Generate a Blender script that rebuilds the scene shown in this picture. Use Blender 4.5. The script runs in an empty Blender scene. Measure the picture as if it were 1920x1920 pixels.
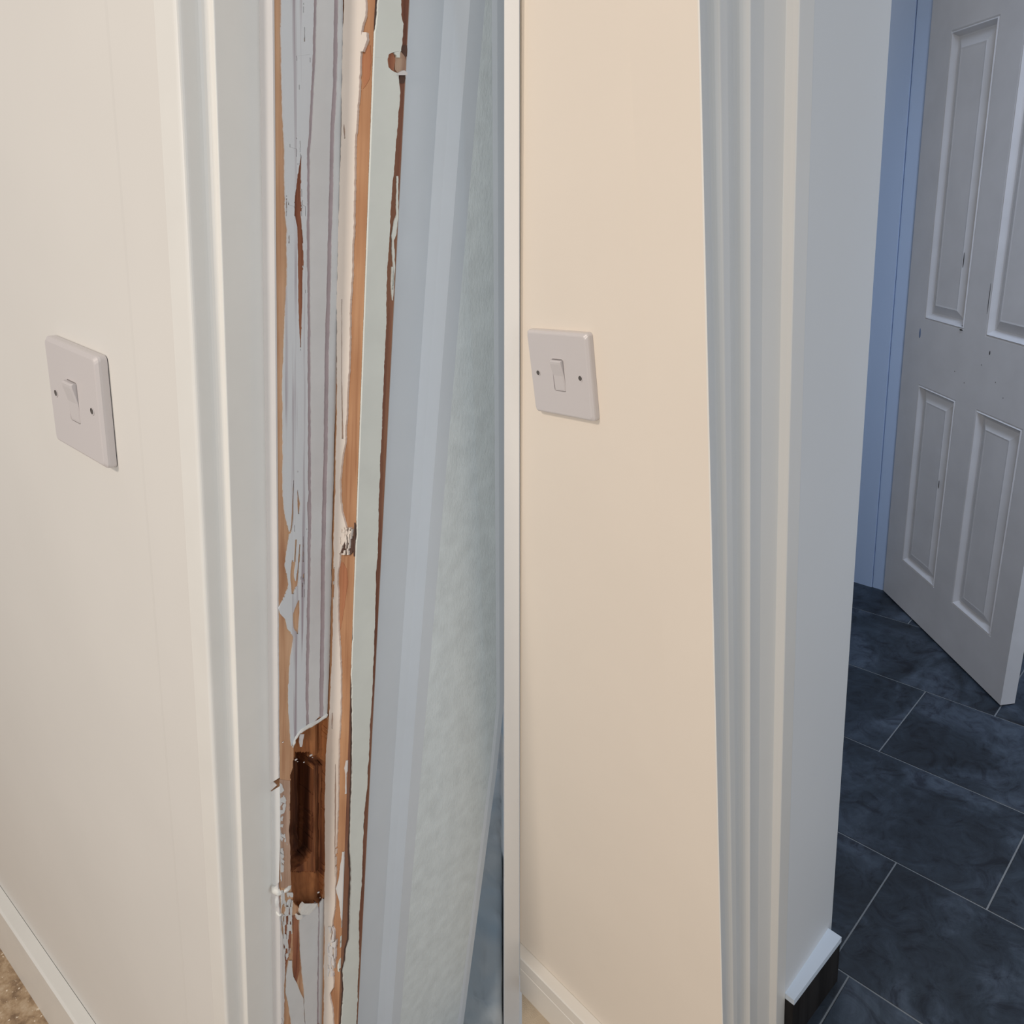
import bpy, math, random
import numpy as np
from mathutils import Matrix, Vector

S = bpy.context.scene
C = S.collection
F = 1380.0                                   # focal length for a 1920 frame

# ------------------------------------------------------------------ rooms as frames seen from the camera
class Room:
    """A room's own axes (X along its switch wall, Y away from the viewer, Z up; origin on the floor under the camera)."""
    def __init__(s, R, H): s.R = np.array(R); s.H = H
    def ray(s, u, v): return s.R @ np.array([u-960., v-960., F])
    def onY(s, u, v, y): r = s.ray(u, v); return r*(y/r[1]) + [0, 0, s.H]
    def onX(s, u, v, x): r = s.ray(u, v); return r*(x/r[0]) + [0, 0, s.H]
    def onZ(s, u, v, z): r = s.ray(u, v); return r*((z-s.H)/r[2]) + [0, 0, s.H]
    def az(s, u): r = s.ray(u, 960); return r[0]/r[1]
    def cam(s, P): return s.R.T @ (np.array(P, float)-[0, 0, s.H])
    def px(s, P): c = s.cam(P); return 960+F*c[0]/c[2], 960+F*c[1]/c[2]
    def p(s, u, y): return (s.az(u)*y, y)
    def x_on(s, u, y, z):                    # x where the plane of column u crosses the line (y, z)
        k = (u-960)/F; a = s.R.T @ np.array([1., 0, 0]); b = s.R.T @ np.array([0, y, z-s.H])
        return (k*b[2]-b[0])/(a[0]-k*a[2])
    def y_on(s, u, x, z):
        k = (u-960)/F; a = s.R.T @ np.array([0., 1., 0]); b = s.R.T @ np.array([x, 0, z-s.H])
        return (k*b[2]-b[0])/(a[0]-k*a[2])
RR = Room([[0.6455177118389104, 0.2287649697321273, -0.7286792657443439], [0.7528296038047637, -0.35131876365550047, 0.5566172059312693], [-0.12866418047545275, -0.9078775880739812, -0.39900352596881977]], 1.4105543)
RL = Room([[0.7814586751112144, 0.3138156822191498, -0.5392977440030274], [0.6138506873451899, -0.23173190302192084, 0.7546440609768799], [0.11184664831483904, -0.9207714389115078, -0.3737248781464355]], 1.21)
def m4(R, t): return Matrix([[*R[0], t[0]], [*R[1], t[1]], [*R[2], t[2]], [0, 0, 0, 1]])
M_R = Matrix.Identity(4)
_q = RR.R @ RL.R.T
LK = 1.35                                    # metres per drawing unit in the left room
U = LK
M_L = m4(_q, np.array([0, 0, RR.H]) - _q @ np.array([0, 0, RL.H*LK]))
def camw(x, y, z): return Vector(RR.R @ np.array([x, y, z]) + [0, 0, RR.H])

# ------------------------------------------------------------------ camera, world, lights
cd = bpy.data.cameras.new('camera'); cam = bpy.data.objects.new('camera', cd); C.objects.link(cam)
Rc = np.stack([RR.R[:, 0], -RR.R[:, 1], -RR.R[:, 2]], 1)
cam.matrix_world = m4(Rc, [0, 0, RR.H])
cd.sensor_width = 36; cd.lens = 36*F/1920; cd.clip_start = .02
S.camera = cam
S.view_settings.view_transform = 'Standard'; S.view_settings.look = 'None'
S.view_settings.gamma = 1; S.view_settings.exposure = 0.0; S.view_settings.use_curve_mapping = False
W = bpy.data.worlds.new('world'); S.world = W; W.use_nodes = True
W.node_tree.nodes['Background'].inputs[0].default_value = (.97, .98, 1, 1)
W.node_tree.nodes['Background'].inputs[1].default_value = .30
def area(name, loc, aim, sx, sy, power, col):
    l = bpy.data.lights.new(name, 'AREA'); l.shape = 'RECTANGLE'; l.size = sx; l.size_y = sy
    l.energy = power; l.color = col
    o = bpy.data.objects.new(name, l); C.objects.link(o)
    o.location = loc; o.rotation_euler = (Vector(aim)-Vector(loc)).to_track_quat('-Z', 'Y').to_euler()
    return o
area('hall_ceiling_lamp', camw(-2.6, -1.4, -2.2), camw(-.1, .1, .7), .5, .5, 62, (1, .87, .74))
area('added_moulding_fill', (.45, -1.4, 1.75), (-.5, .5, 1.0), .3, .3, 14.0, (1, .88, .76))  # unseen fill light added to brighten the moulding faces
area('daylight_window', camw(1.9, .1, -1.0), camw(.0, .1, .75), .8, 1.2, 10.4, (.74, .87, 1))
cl = area('corridor_daylight', (-.12, 1.2, 2.3), (-.7, 2.15, .3), .4, .4, 3.3, (.68, .80, 1)); cl.data.spread = math.radians(80)

# ------------------------------------------------------------------ materials
def mat(name, rough=.5, spec=.5):
    m = bpy.data.materials.new(name); m.use_nodes = True
    nt = m.node_tree; b = nt.nodes['Principled BSDF']
    b.inputs['Roughness'].default_value = rough
    b.inputs['Specular IOR Level'].default_value = spec
    return m, nt, b
def srgb(r, g, b):
    f = lambda c: (c/255/12.92) if c <= 10 else ((c/255+.055)/1.055)**2.4
    return (f(r), f(g), f(b), 1)
def noise_node(nt, scale, detail=4, rough=.55, stretch=(1, 1, 1)):
    tc = nt.nodes.new('ShaderNodeTexCoord'); mp = nt.nodes.new('ShaderNodeMapping')
    mp.inputs['Scale'].default_value = stretch
    n = nt.nodes.new('ShaderNodeTexNoise'); n.inputs['Scale'].default_value = scale
    n.inputs['Detail'].default_value = detail; n.inputs['Roughness'].default_value = rough
    nt.links.new(tc.outputs['Object'], mp.inputs[0]); nt.links.new(mp.outputs[0], n.inputs['Vector'])
    return n
def ramp(nt, fac, stops):
    r = nt.nodes.new('ShaderNodeValToRGB'); nt.links.new(fac, r.inputs[0])
    e = r.color_ramp.elements
    while len(e) < len(stops): e.new(.5)
    for k, (p, c) in enumerate(stops): e[k].position = p; e[k].color = c
    return r
def bump(nt, b, fac, strength, dist):
    n = nt.nodes.new('ShaderNodeBump'); n.inputs['Strength'].default_value = strength
    n.inputs['Distance'].default_value = dist
    nt.links.new(fac, n.inputs['Height']); nt.links.new(n.outputs[0], b.inputs['Normal'])
def paint(name, col, rough=.5, var=.03, scale=6, bs=.1, bscale=300, stretch=(1, 1, 1), bd=.0004):
    m, nt, b = mat(name, rough)
    n = noise_node(nt, scale, 3)
    lo = tuple(max(0, c*(1-var)) for c in col[:3])+(1,); hi = tuple(min(1, c*(1+var)) for c in col[:3])+(1,)
    r = ramp(nt, n.outputs[0], [(.3, lo), (.7, hi)])
    nt.links.new(r.outputs[0], b.inputs['Base Color'])
    if bs: bump(nt, b, noise_node(nt, bscale, 3, .5, stretch).outputs[0], bs, bd)
    return m
def wood(name, c1, c2, c3, scale=90):
    m, nt, b = mat(name, .75, .2)
    n = noise_node(nt, scale, 5, .6, (1, 1, .045)); n2 = noise_node(nt, 9, 2, .5, (1, 1, 1))
    r = ramp(nt, n.outputs[0], [(.30, c3), (.46, c1), (.62, c2)])
    r2 = ramp(nt, n2.outputs[0], [(.4, (.86, .8, .76, 1)), (.62, (1.0, 1, 1, 1))])
    mx = nt.nodes.new('ShaderNodeMix'); mx.data_type = 'RGBA'; mx.blend_type = 'MULTIPLY'; mx.inputs[0].default_value = 1
    nt.links.new(r.outputs[0], mx.inputs[6]); nt.links.new(r2.outputs[0], mx.inputs[7])
    nt.links.new(mx.outputs[2], b.inputs['Base Color'])
    bump(nt, b, n.outputs[0], .5, .0006)
    return m
def streaky(name, base, dark, amount=.36, scale=130):
    """thin brushed paint with the old surface showing through in fine vertical streaks"""
    m, nt, b = mat(name, .55)
    n = noise_node(nt, scale, 4, .6, (1, 1, .02)); n2 = noise_node(nt, 7, 2, .5, (1, 1, .6))
    ad = nt.nodes.new('ShaderNodeMath'); ad.operation = 'ADD'
    sc = nt.nodes.new('ShaderNodeMath'); sc.operation = 'MULTIPLY'; sc.inputs[1].default_value = .5
    nt.links.new(n2.outputs[0], sc.inputs[0]); nt.links.new(n.outputs[0], ad.inputs[0]); nt.links.new(sc.outputs[0], ad.inputs[1])
    r = ramp(nt, ad.outputs[0], [(amount+.1, dark), (amount+.22, base), (.95, base)])
    nt.links.new(r.outputs[0], b.inputs['Base Color'])
    bump(nt, b, n.outputs[0], .35, .0005)
    return m

wall_l = paint('cream_wall_paint', (.745, .735, .71, 1), .6, .015, 5, .12, 260)
wall_r = paint('beige_wall_paint', (.83, .755, .665, 1), .6, .015, 5, .12, 260)
gloss_l = paint('brushed_white_paint', (.80, .80, .775, 1), .38, .02, 14, .25, 120, (1, 1, .05))
gloss_r = paint('satin_cream_paint', (.82, .79, .74, 1), .38, .01, 10, .08, 120, (1, 1, .05))
plaster_l = paint('pale_plaster_paint', (.64, .73, .785, 1), .65, .07, 45, .7, 300, (1, 1, .5), .0012)
plaster_strip = paint('smooth_reveal_paint', (.60, .68, .77, 1), .5, .02, 12, .1, 200)
reveal_r = paint('grey_white_reveal_paint', (.72, .73, .74, 1), .6, .01, 5, .08, 260)
corridor = paint('daylight_tinted_paint', (.46, .58, .80, 1), .5, .01, 6, .05, 200)  # blue cast of the daylight put into the base colour
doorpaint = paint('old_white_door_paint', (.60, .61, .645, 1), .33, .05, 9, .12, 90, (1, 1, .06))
plastic = paint('white_switch_plastic', (.63, .60, .605, 1), .3, .0, 5, 0)
white_div = paint('divider_white', (.93, .93, .92, 1), .7, .0, 5, 0)
pine = wood('bare_pine', srgb(180, 138, 106), srgb(192, 150, 116), srgb(152, 106, 76))
pine_pale = wood('pine_lightened_for_shade', srgb(206, 166, 134), srgb(218, 182, 150), srgb(176, 128, 98))  # lighter copy of the pine, making up for shade on its face
scraped = wood('scraped_pink_wood', srgb(190, 162, 144), srgb(204, 178, 160), srgb(158, 122, 104), 120)
patch = wood('red_pine_patch', srgb(176, 122, 92), srgb(188, 138, 104), srgb(150, 98, 72), 90)
oldwood = wood('dark_old_wood', srgb(135, 92, 76), srgb(152, 112, 90), srgb(100, 66, 56))
deepwood = wood('deep_brown_wood', srgb(104, 62, 42), srgb(150, 98, 64), srgb(52, 30, 24), 70)  # darker brown for the deep part of the recess
mauve = paint('mauve_groove_shade', srgb(176, 163, 168), .6, .08, 60, .2, 200, (1, 1, .1))  # lilac shade of the grooves as a flat colour
rust = wood('reddish_scraped_wood', srgb(150, 98, 76), srgb(168, 116, 90), srgb(104, 62, 50), 160)
crackm = paint('dark_crack_shade', srgb(84, 62, 54), .9, .2, 90, .2, 200)  # painted crack shadow, also used for the scorched knot
film_blue = streaky('thin_blue_grey_paint', srgb(212, 219, 226), srgb(164, 156, 166), .46)
film_cool = paint('grey_paint', srgb(214, 218, 221), .5, .03, 30, .3, 120, (1, 1, .04))
film_green = paint('pale_green_undercoat', srgb(218, 225, 222), .5, .03, 30, .15, 100, (1, 1, .2))
film_cream = paint('thick_cream_paint', srgb(226, 218, 210), .45, .02, 20, .2, 90, (1, 1, .15))
film_white = paint('white_paint', srgb(212, 212, 214), .42, .02, 20, .2, 90, (1, 1, .06))
filler = paint('white_filler', srgb(226, 228, 226), .6, .04, 40, .6, 120, (1, 1, 1), .002)
dark_hole = paint('screw_recess', (.10, .09, .085, 1), .5, 0, 5, 0)
black_sk = wood('black_stained_wood', srgb(34, 32, 32), srgb(44, 42, 42), srgb(22, 20, 20), 60)
slot_m = paint('grout', srgb(132, 138, 144), .8, .05, 20, .2, 200)

# ------------------------------------------------------------------ mesh helpers
def link(name, V, Fc, m, parent=None, room=None, smooth=False, mats=None, mi=None):
    me = bpy.data.meshes.new(name); me.from_pydata([tuple(float(c)*U for c in v) for v in V], [], [tuple(f) for f in Fc])
    for x in (mats or [m]): me.materials.append(x)
    if mi is not None: me.polygons.foreach_set('material_index', list(mi))
    me.validate(); me.update()
    o = bpy.data.objects.new(name, me); C.objects.link(o)
    if smooth:
        for p_ in me.polygons: p_.use_smooth = True
    if parent: o.parent = parent
    elif room is not None: o.matrix_world = M_L if room is RL else M_R
    return o
def recalc(o):
    import bmesh
    b = bmesh.new(); b.from_mesh(o.data); bmesh.ops.recalc_face_normals(b, faces=b.faces); b.to_mesh(o.data); b.free(); return o
def empty(name, room, loc=(0, 0, 0), rot=0):
    o = bpy.data.objects.new(name, None); C.objects.link(o); o.empty_display_size = .05
    o.matrix_world = (M_L if room is RL else M_R) @ Matrix.Translation(Vector(loc)*U) @ Matrix.Rotation(rot, 4, 'Z')
    return o
def tag(o, label=None, cat=None, group=None, kind=None):
    if label: o['label'] = label
    if cat: o['category'] = cat
    if group: o['group'] = group
    if kind: o['kind'] = kind
    return o
def loft(levels):
    """levels: list of polygons as 3-D points, same count, in order"""
    n = len(levels[0]); V = [p for L in levels for p in L]; Fc = []
    for k in range(len(levels)-1):
        for i in range(n):
            j = (i+1) % n; Fc.append((k*n+i, k*n+j, (k+1)*n+j, (k+1)*n+i))
    Fc.append(tuple(range(n))[::-1]); Fc.append(tuple((len(levels)-1)*n+i for i in range(n)))
    return V, Fc
def rounded(pts, radii, seg=4):
    out = []; n = len(pts)
    for i in range(n):
        r = radii[i] if hasattr(radii, '__len__') else radii
        p = np.array(pts[i], float); a = np.array(pts[i-1], float)-p; b = np.array(pts[(i+1) % n], float)-p
        la, lb = np.linalg.norm(a), np.linalg.norm(b)
        if r <= 0 or la < 1e-6 or lb < 1e-6: out.append(tuple(p)); continue
        d = min(r, la*.46 if r < .006 else la*.78, lb*.46 if r < .006 else lb*.78); A = p+a/la*d; B = p+b/lb*d
        for k in range(seg+1):
            t = k/seg; out.append(tuple((1-t)**2*A+2*t*(1-t)*p+t*t*B))
    return out
def prism(name, pts, z0, z1, m, parent=None, room=None, smooth=False):
    V, Fc = loft([[(x, y, z0) for x, y in pts], [(x, y, z1) for x, y in pts]])
    return recalc(link(name, V, Fc, m, parent, room, smooth))
def box(name, a, b, m, parent=None, room=None, bev=0):
    x0, y0, z0 = a; x1, y1, z1 = b
    o = prism(name, [(x0, y0), (x1, y0), (x1, y1), (x0, y1)], z0, z1, m, parent, room)
    if bev:
        md = o.modifiers.new('bevel', 'BEVEL'); md.width = bev; md.segments = 3; md.limit_method = 'ANGLE'
    return o
RS = np.random.RandomState(7)
_tab = RS.rand(4096)
def n1(x, seed=0):
    x = np.asarray(x, float)+seed*37.17; i = np.floor(x).astype(int); f = x-i; f = f*f*(3-2*f)
    return _tab[(i+seed*131) % 4096]*(1-f)+_tab[(i+1+seed*131) % 4096]*f-.5
def n2(x, y, seed=0):
    x = np.asarray(x, float); y = np.asarray(y, float)
    i = np.floor(x).astype(int); j = np.floor(y).astype(int); fx = x-i; fy = y-j
    fx = fx*fx*(3-2*fx); fy = fy*fy*(3-2*fy)
    h = lambda a, b: _tab[(a*57+b*131+seed*911+(a*b) % 17) % 4096]
    return (h(i, j)*(1-fx)+h(i+1, j)*fx)*(1-fy)+(h(i, j+1)*(1-fx)+h(i+1, j+1)*fx)*fy-.5

# ================================================================== LEFT ROOM: the damaged frame
# --- its cross-section, seen from above (column at mid-height, distance away)
yw = .2495
A0 = RL.p(345, yw-.0015); A1 = RL.p(377, yw-.0015)
x = A1[0];  A2 = (x, x/RL.az(420)); A3 = RL.p(432, A2[1])
x = A3[0];  A4 = (x, x/RL.az(502)); A5 = RL.p(521, A4[1])
x = A5[0];  A6 = (x, x/RL.az(624)); A7 = RL.p(669, A6[1])
x = A7[0];  A8 = (x, x/RL.az(718.5))
x -= .0015; A9 = (x, x/RL.az(719.5)); A10 = (x-.0075, (x-.0075)/RL.az(770)); A11 = (x-.0045, (x-.0045)/RL.az(787))
A12 = (x, x/RL.az(808)); A13 = (x-.0018, (x-.0018)/RL.az(830)); yend = .578
ZT = 1.42
# wall with the reveal: a loft, its right end trimmed where the divider stands
def wall_levels(z):
    xr = A13[0]; ye = min(yend, RL.y_on(944.4, xr, z)-.001)
    S1 = RL.p(273, yw); S2 = RL.p(277, yw-.0006)
    pts = [(-1.9, yw), S1, S2, (A0[0]-.0004, yw-.0006), (A0[0]-.0004, A8[1]+.0006), (A9[0]-.002, A8[1]+.0006), A9, A10, A11, A12, A13,
           (xr, ye-.012), (xr+.0015, ye-.008), (xr+.0015, ye), (xr-.02, ye), (-1.9, ye)]
    return [(a, b, z) for a, b in pts]
V, Fc = loft([wall_levels(z) for z in (0, .3, .6, .7, .8, .9, 1.0, 1.1, 1.2, 1.28, 1.35, ZT)])
np_ = 16; mi = []
for k in range(len(Fc)):
    i = k % np_ if k < 11*np_ else 0
    mi.append(1 if i in (6, 7, 8, 9, 11, 12, 13) else (2 if i in (10, 14) else 0))
o = recalc(link('wall_left', V, Fc, None, None, RL, mats=[wall_l, plaster_strip, plaster_l], mi=mi))
tag(o, 'cream plastered wall beside the damaged frame, turning into a pale blue reveal', 'wall', kind='structure')

root = empty('door_frame', RL, (A5[0], A5[1], 0))
inv = Vector((A5[0], A5[1], 0))
tag(root, 'white door frame with stripped bare wood, flaking paint and an empty lock recess', 'door frame', kind='thing')
def sub(o):                                  # shift a mesh drawn in room axes under the frame's own base
    o.data.transform(Matrix.Translation(-inv*U)); return o
casing_pts = rounded([A0, A1, A2, A3, A4, (A4[0], A4[1]+.002), (A0[0], A4[1]+.002)], [0, .004, .0065, .0012, .0012, 0, 0], 6)
sub(prism('casing', casing_pts, 0, ZT, gloss_l, root))
# wooden core with the lock hole cut out between the heights of the hole
def fz(face, u, v): return face.at(u, v)
class Face:
    def __init__(s, P0, P1):
        s.P0 = np.array(P0, float); d = np.array(P1)-s.P0; s.len = np.linalg.norm(d); s.t = d/s.len
        s.n = np.array([s.t[1], -s.t[0]])    # outward, to the viewer's side
    def at(s, u, v):                         # photo point -> (distance along face, height)
        r = RL.ray(u, v); k = (s.P0@s.n)/(r[:2]@s.n); P = r*k
        return (P[:2]-s.P0)@s.t, P[2]+RL.H
    def pt(s, a, z, h=0): q = s.P0+s.t*a+s.n*h; return (q[0], q[1], z)
fa, fb, fc, fd = Face(A4, A5), Face(A5, A6), Face(A6, A7), Face(A7, A8)
zt = fb.at(570, 1325)[1]; zb = fb.at(580, 1712)[1]
DEEP = .034
full = [A4, A5, A6, A7, A8, (A0[0]+.001, A8[1]), (A0[0]+.001, A4[1]+.0021), (A4[0], A4[1]+.0021)]
cut = [A4, A5, (A5[0]-DEEP, A5[1]), (A6[0]-DEEP, A6[1]), A6, A7, A8, (A0[0]+.001, A8[1]), (A0[0]+.001, A4[1]+.0021), (A4[0], A4[1]+.0021)]
Vs = []; Fs = []; Ms = []
for poly, z0, z1 in ((full, 0, zb), (cut, zb, zt), (full, zt, ZT)):
    V, Fc = loft([[(a, b, z0) for a, b in poly], [(a, b, z1) for a, b in poly]])
    for k, f in enumerate(Fc):
        Fs.append(tuple(i+len(Vs) for i in f))
        Ms.append(1 if k == (3 if poly is full else 5) else (2 if poly is full and k == 1 else 0))
    Vs += V
sub(recalc(link('wooden_core', Vs, Fs, None, root, mats=[pine, oldwood, pine_pale], mi=Ms)))

def poly_u(pl, v, slope_face=None):
    vs = [p[1] for p in pl]; us = [p[0] for p in pl]
    return np.interp(v, vs, us)
STEP = 3.0
def film(name, face, L, Rr, v0, v1, m, th=.0008, jit=.8, seed=1, gashes=(), streak=None, base=.0, ext=True, sides=True, parent=None):
    """a film of paint on a face: a run of thin plates between two ragged edges"""
    vs = np.arange(v0, v1+.1, STEP)
    def jt(v, sd): return jit*(1.5*n1(v/31., sd)+1.3*n1(v/9., sd+3)+.9*n1(v/3.5, sd+5))
    rows = []
    for v in vs:
        l = poly_u(L, v)+jt(v, seed); r = poly_u(Rr, v)+jt(v, seed+11)
        iv = [(l, r)] if r-l > .6 else []
        for k, (gl, gr) in enumerate(gashes):
            if v < gl[0][1] or v > gl[-1][1]: continue
            a = poly_u(gl, v)+.5*jt(v, seed+20+k); b = poly_u(gr, v)+.5*jt(v, seed+30+k)
            if b-a < .5: continue
            nv = []
            for (p, q) in iv:
                if b <= p or a >= q: nv.append((p, q)); continue
                if a-p > .7: nv.append((p, a))
                if q-b > .7: nv.append((b, q))
            iv = nv
        if streak:
            nv = []
            for (p, q) in iv:
                us = np.arange(p, q, 1.0)
                ok = streak(us, v)
                st = None
                for kk, u_ in enumerate(us):
                    if ok[kk] and st is None: st = u_
                    if (not ok[kk]) and st is not None: nv.append((st, u_)); st = None
                if st is not None: nv.append((st, q))
            iv = nv
        rows.append((v, iv))
    V = []; Fc = []
    def quad(pa, pb, pc, pd): V.extend([pa, pb, pc, pd]); n = len(V); Fc.append((n-4, n-3, n-2, n-1))
    def band(i0, va, i1, vb, za=None, zbb=None):
        (l0, r0), (l1, r1) = i0, i1
        P = [face.at(l0, va), face.at(r0, va), face.at(r1, vb), face.at(l1, vb)]
        if za is not None: P[0] = (P[3][0], za); P[1] = (P[2][0], za)
        if zbb is not None: P[3] = (P[0][0], zbb); P[2] = (P[1][0], zbb)
        P = [(min(max(a, -.0003), face.len+.0003), z) for a, z in P]
        T = [face.pt(a, z, base+th) for a, z in P]; B = [face.pt(a, z, 0) for a, z in P]
        quad(T[3], T[2], T[1], T[0])
        if sides:
            quad(B[0], B[3], T[3], T[0]); quad(B[1], T[1], T[2], B[2])
    for k in range(len(rows)-1):
        (va, ia), (vb, ib) = rows[k], rows[k+1]
        if len(ia) == len(ib):
            for a, b in zip(ia, ib):
                if min(a[1], b[1]) - max(a[0], b[0]) > -6: band(a, va, b, vb)
                else: band(a, va, a, vb)
        else:
            for a in ia: band(a, va, a, vb)
    if ext and v0 <= 0:
        for a in rows[0][1]: band(a, v0, a, v0, za=ZT)
    if ext and v1 >= 1920:
        for a in rows[-1][1]: band(a, v1, a, v1, zbb=0)
    o = link(name, V, Fc, m, parent or root)
    return sub(o)

Bl = [(526,0),(526,120),(528,200),(531,250),(532,300),(534,400),(537,430),(537,520),(535,560),(533,600),(531,650),(529,700),(529,870),(530,930),(534,970),(542,995),(540,1010),(536,1040),(533,1060),(537,1076),(541,1095),(538,1106),(527,1130),(522,1140),(525,1150),(534,1160),(538,1180),(545,1185),(550,1195),(548,1210),(544,1230),(541,1260),(540,1300),(540,1330),(542,1360),(545,1395)]
G1 = [(590,0),(588,100),(584,180),(581,250),(577,290),(577,450),(578,600),(579,800),(580,950),(579,1050),(577,1180),(575,1300),(576,1365)]
G2 = [(629,0),(627,150),(622,250),(620,350),(617,450),(615,550),(612,650),(611,750),(610,850),(607,950),(605,1050),(604,1180),(602,1300),(602,1345)]
sh = lambda pl, d: [(u+d, v) for u, v in pl]
Dp = [(641,0),(641,120),(639,300),(635,400),(631,600),(629,735),(626,800),(624,900),(621,1000),(620,1100),(618,1180),(616,1260),(613,1320),(612,1345)]
Dl = [(649,0),(648,28),(645,150),(644,250),(641,330),(638,420),(636,500),(635,560),(635,735),(634,800),(632,900),(629,1000),(628,1100),(627,1180),(624,1260),(621,1330),(614,1400),(611,1500),(612,1600),(611,1700),(609,1920)]
El = [(689,0),(689,30),(684,45),(681,60),(680,90),(679,130),(677,170),(674,200),(672,230),(670,260),(668,330),(667,400),(664,500),(660,560),(659,650),(657,700),(655,730),(653,760),(652,800),(650,830),(646,850),(642,880),(640,900),(641,940),(645,965),(650,980),(656,1000),(650,1012),(643,1026),(640,1042),(638,1060),(635,1075),(636,1100),(637,1180),(640,1220),(641,1250),(642,1300),(640,1350),(637,1400),(636,1500),(634,1560),(632,1600),(632,1640),(629,1700),(624,1740),(622,1760),(628,1780),(625,1810),(628,1850),(620,1862),(626,1890),(627,1920)]
Fl = [(705,0),(703,28),(701,55),(697,65),(696,130),(695,170),(693,220),(691,270),(688,330),(685,400),(683,460),(682,500),(680,560),(677,650),(674,720),(671,780),(670,820),(668,880),(666,930),(666,1000),(663,1030),(662,1080),(660,1120),(659,1180),(657,1240),(656,1270),(657,1300),(658,1350),(658,1400),(656,1500),(654,1560),(653,1600),(655,1630),(655,1650),(653,1700),(652,1760),(646,1780),(645,1800),(640,1820),(641,1840),(642,1855),(639,1890),(637,1920)]
Gl = [(749,0),(749,28),(753,45),(752,60),(749,92),(747,100),(745,140),(746,160),(747,175),(744,210),(741,250),(738,290),(732,350),(729,400),(727,450),(723,500),(722,550),(722,600),(719,650),(716,720),(714,780),(711,850),(708,920),(707,970),(706,1030),(704,1060),(702,1100),(701,1140),(700,1180),(697,1250),(696,1300),(692,1350),(690,1400),(688,1440),(686,1480),(681,1520),(679,1560),(678,1600),(677,1640),(674,1680),(671,1720),(671,1770),(672,1800),(669,1840),(668,1890),(667,1920)]
# under the paint: mauve strips painting in the groove shade, then scraped wood
film('groove_shade_strip', fb, sh(G1, -6), sh(G1, 5), 0, 1365, mauve, .0002, .8, 41)
film('groove_shade_strip', fb, sh(G2, -7), sh(G2, 5), 0, 1345, mauve, .0002, .6, 43)
gl = [(563,290),(557,330),(552,365),(551,400),(556,425),(557,480),(558,560),(560,620),(562,650)]
gr = [(564,290),(563,330),(563,400),(565,430),(567,470),(566,560),(564,620),(563,650)]
film('scraped_wood_streak', fb, sh(gl, -2), sh(gr, 2), 290, 650, rust, .0003, .5, 44)
s1 = ([(549,900),(545,980),(541,1000)], [(550,900),(549,970),(545,1000)])
s2 = ([(556,920),(557,950),(558,960)], [(557,920),(562,945),(560,960)])
s3 = ([(553,1010),(550,1060),(545,1090)], [(556,1010),(553,1060),(547,1090)])
s4 = ([(560,1020),(557,1060),(552,1098)], [(563,1020),(560,1060),(557,1098)])
s5 = ([(546,1050),(543,1080),(545,1110)], [(549,1050),(551,1080),(555,1095),(552,1110)][:3]+[(550,1110)])
s6 = ([(558,1125),(548,1150),(549,1178),(556,1186)], [(561,1125),(561,1150),(559,1178),(558,1186)])
s7 = ([(574,940),(577,1000),(576,1060)], [(577,940),(580,1000),(579,1060)])
s8 = ([(545,60),(556,150),(556,250),(547,300)], [(546,60),(557,150),(557,250),(548,300)])
def streak1(us, v):
    c = n2(us/2.1, np.full(len(us), v/55.), 3)+.5*n2(us/1.2, np.full(len(us), v/18.), 4)
    thr = np.interp(v, [0, 60, 180, 280, 420, 560, 680, 900, 980, 1080, 1130, 1200, 1400], [-.5, -.42, -.55, -.40, -.36, -.44, -.6, -.62, -.5, -.40, -.5, -.7, -.7])
    edge = np.where((us > 550) & (us < 572), 0, -.14)
    return c > thr+edge
film('paint_film', fb, Bl, [(u-3, v) for u, v in G1[:-1]]+[(573,1362),(560,1374),(548,1392),(546,1396)], 0, 1398, film_blue, .0008, .8, 2, [(gl, gr), s1, s2, s3, s4, s5, s6, s7], streak1)
film('paint_film', fb, sh(G1, 3), [(u-4.5, v) for u, v in G2[:-1]]+[(598,1342),(588,1352),(578,1362)], 0, 1362, film_cool, .0009, .5, 5)
film('paint_film', fb, sh(G2, 4), Dp, 0, 1345, film_cool, .0009, .5, 6)
film('cream_paint_film', fc, Dl, El, 0, 1920, film_cream, .0016, .8, 8,
     [([(648,233),(647,245),(649,258)], [(649,233),(651,245),(651,258)]), ([(631,1430),(630,1480),(630,1560),(630,1640)], [(632,1430),(633,1480),(632,1560),(631,1640)]),
      ([(625,1335),(624,1348),(625,1362)], [(626,1335),(627,1348),(626,1362)]), ([(644,560),(643,700),(644,820)], [(645,560),(644.4,700),(647,820)]), ([(629,1060),(628,1085),(628,1120)], [(630,1060),(630,1085),(629,1120)])])
film('green_grey_paint_film', fd, sh(Fl, 1.5), Gl, 0, 1920, film_green, .0016, .8, 9,
     [([(745,96),(726,100),(723,112),(725,126),(733,134),(747,138)], [(746,96),(735,99),(742,106),(770,112),(770,126),(770,138)])])
film('dark_crack_shade', fd, sh(Fl, -.8), sh(Fl, 2.2), 0, 1920, crackm, .0002, .6, 12)  # dark strip paints the shadow along the paint edge
film('dark_crack_shade', fc, [(665,980),(664,1010),(664,1045)], [(667,980),(668,1010),(667,1045)], 980, 1045, crackm, .0006, .6, 13)
Hl = [(767,0),(766,28),(762,130),(757,220),(753,280),(751,330),(747,400),(743,470),(737,520),(736,560),(734,600),(729,720),(724,850),(720,920),(712,1090),(707,1180),(700,1300),(694,1400),(688,1520),(684,1640),(679,1740),(675,1830),(672,1920)]
film('dark_crack_shade', fd, sh(Gl, -.6), sh(Gl, 1.6), 0, 1920, crackm, .0002, .6, 14)  # painted shadow line along the other edge of the film
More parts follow.
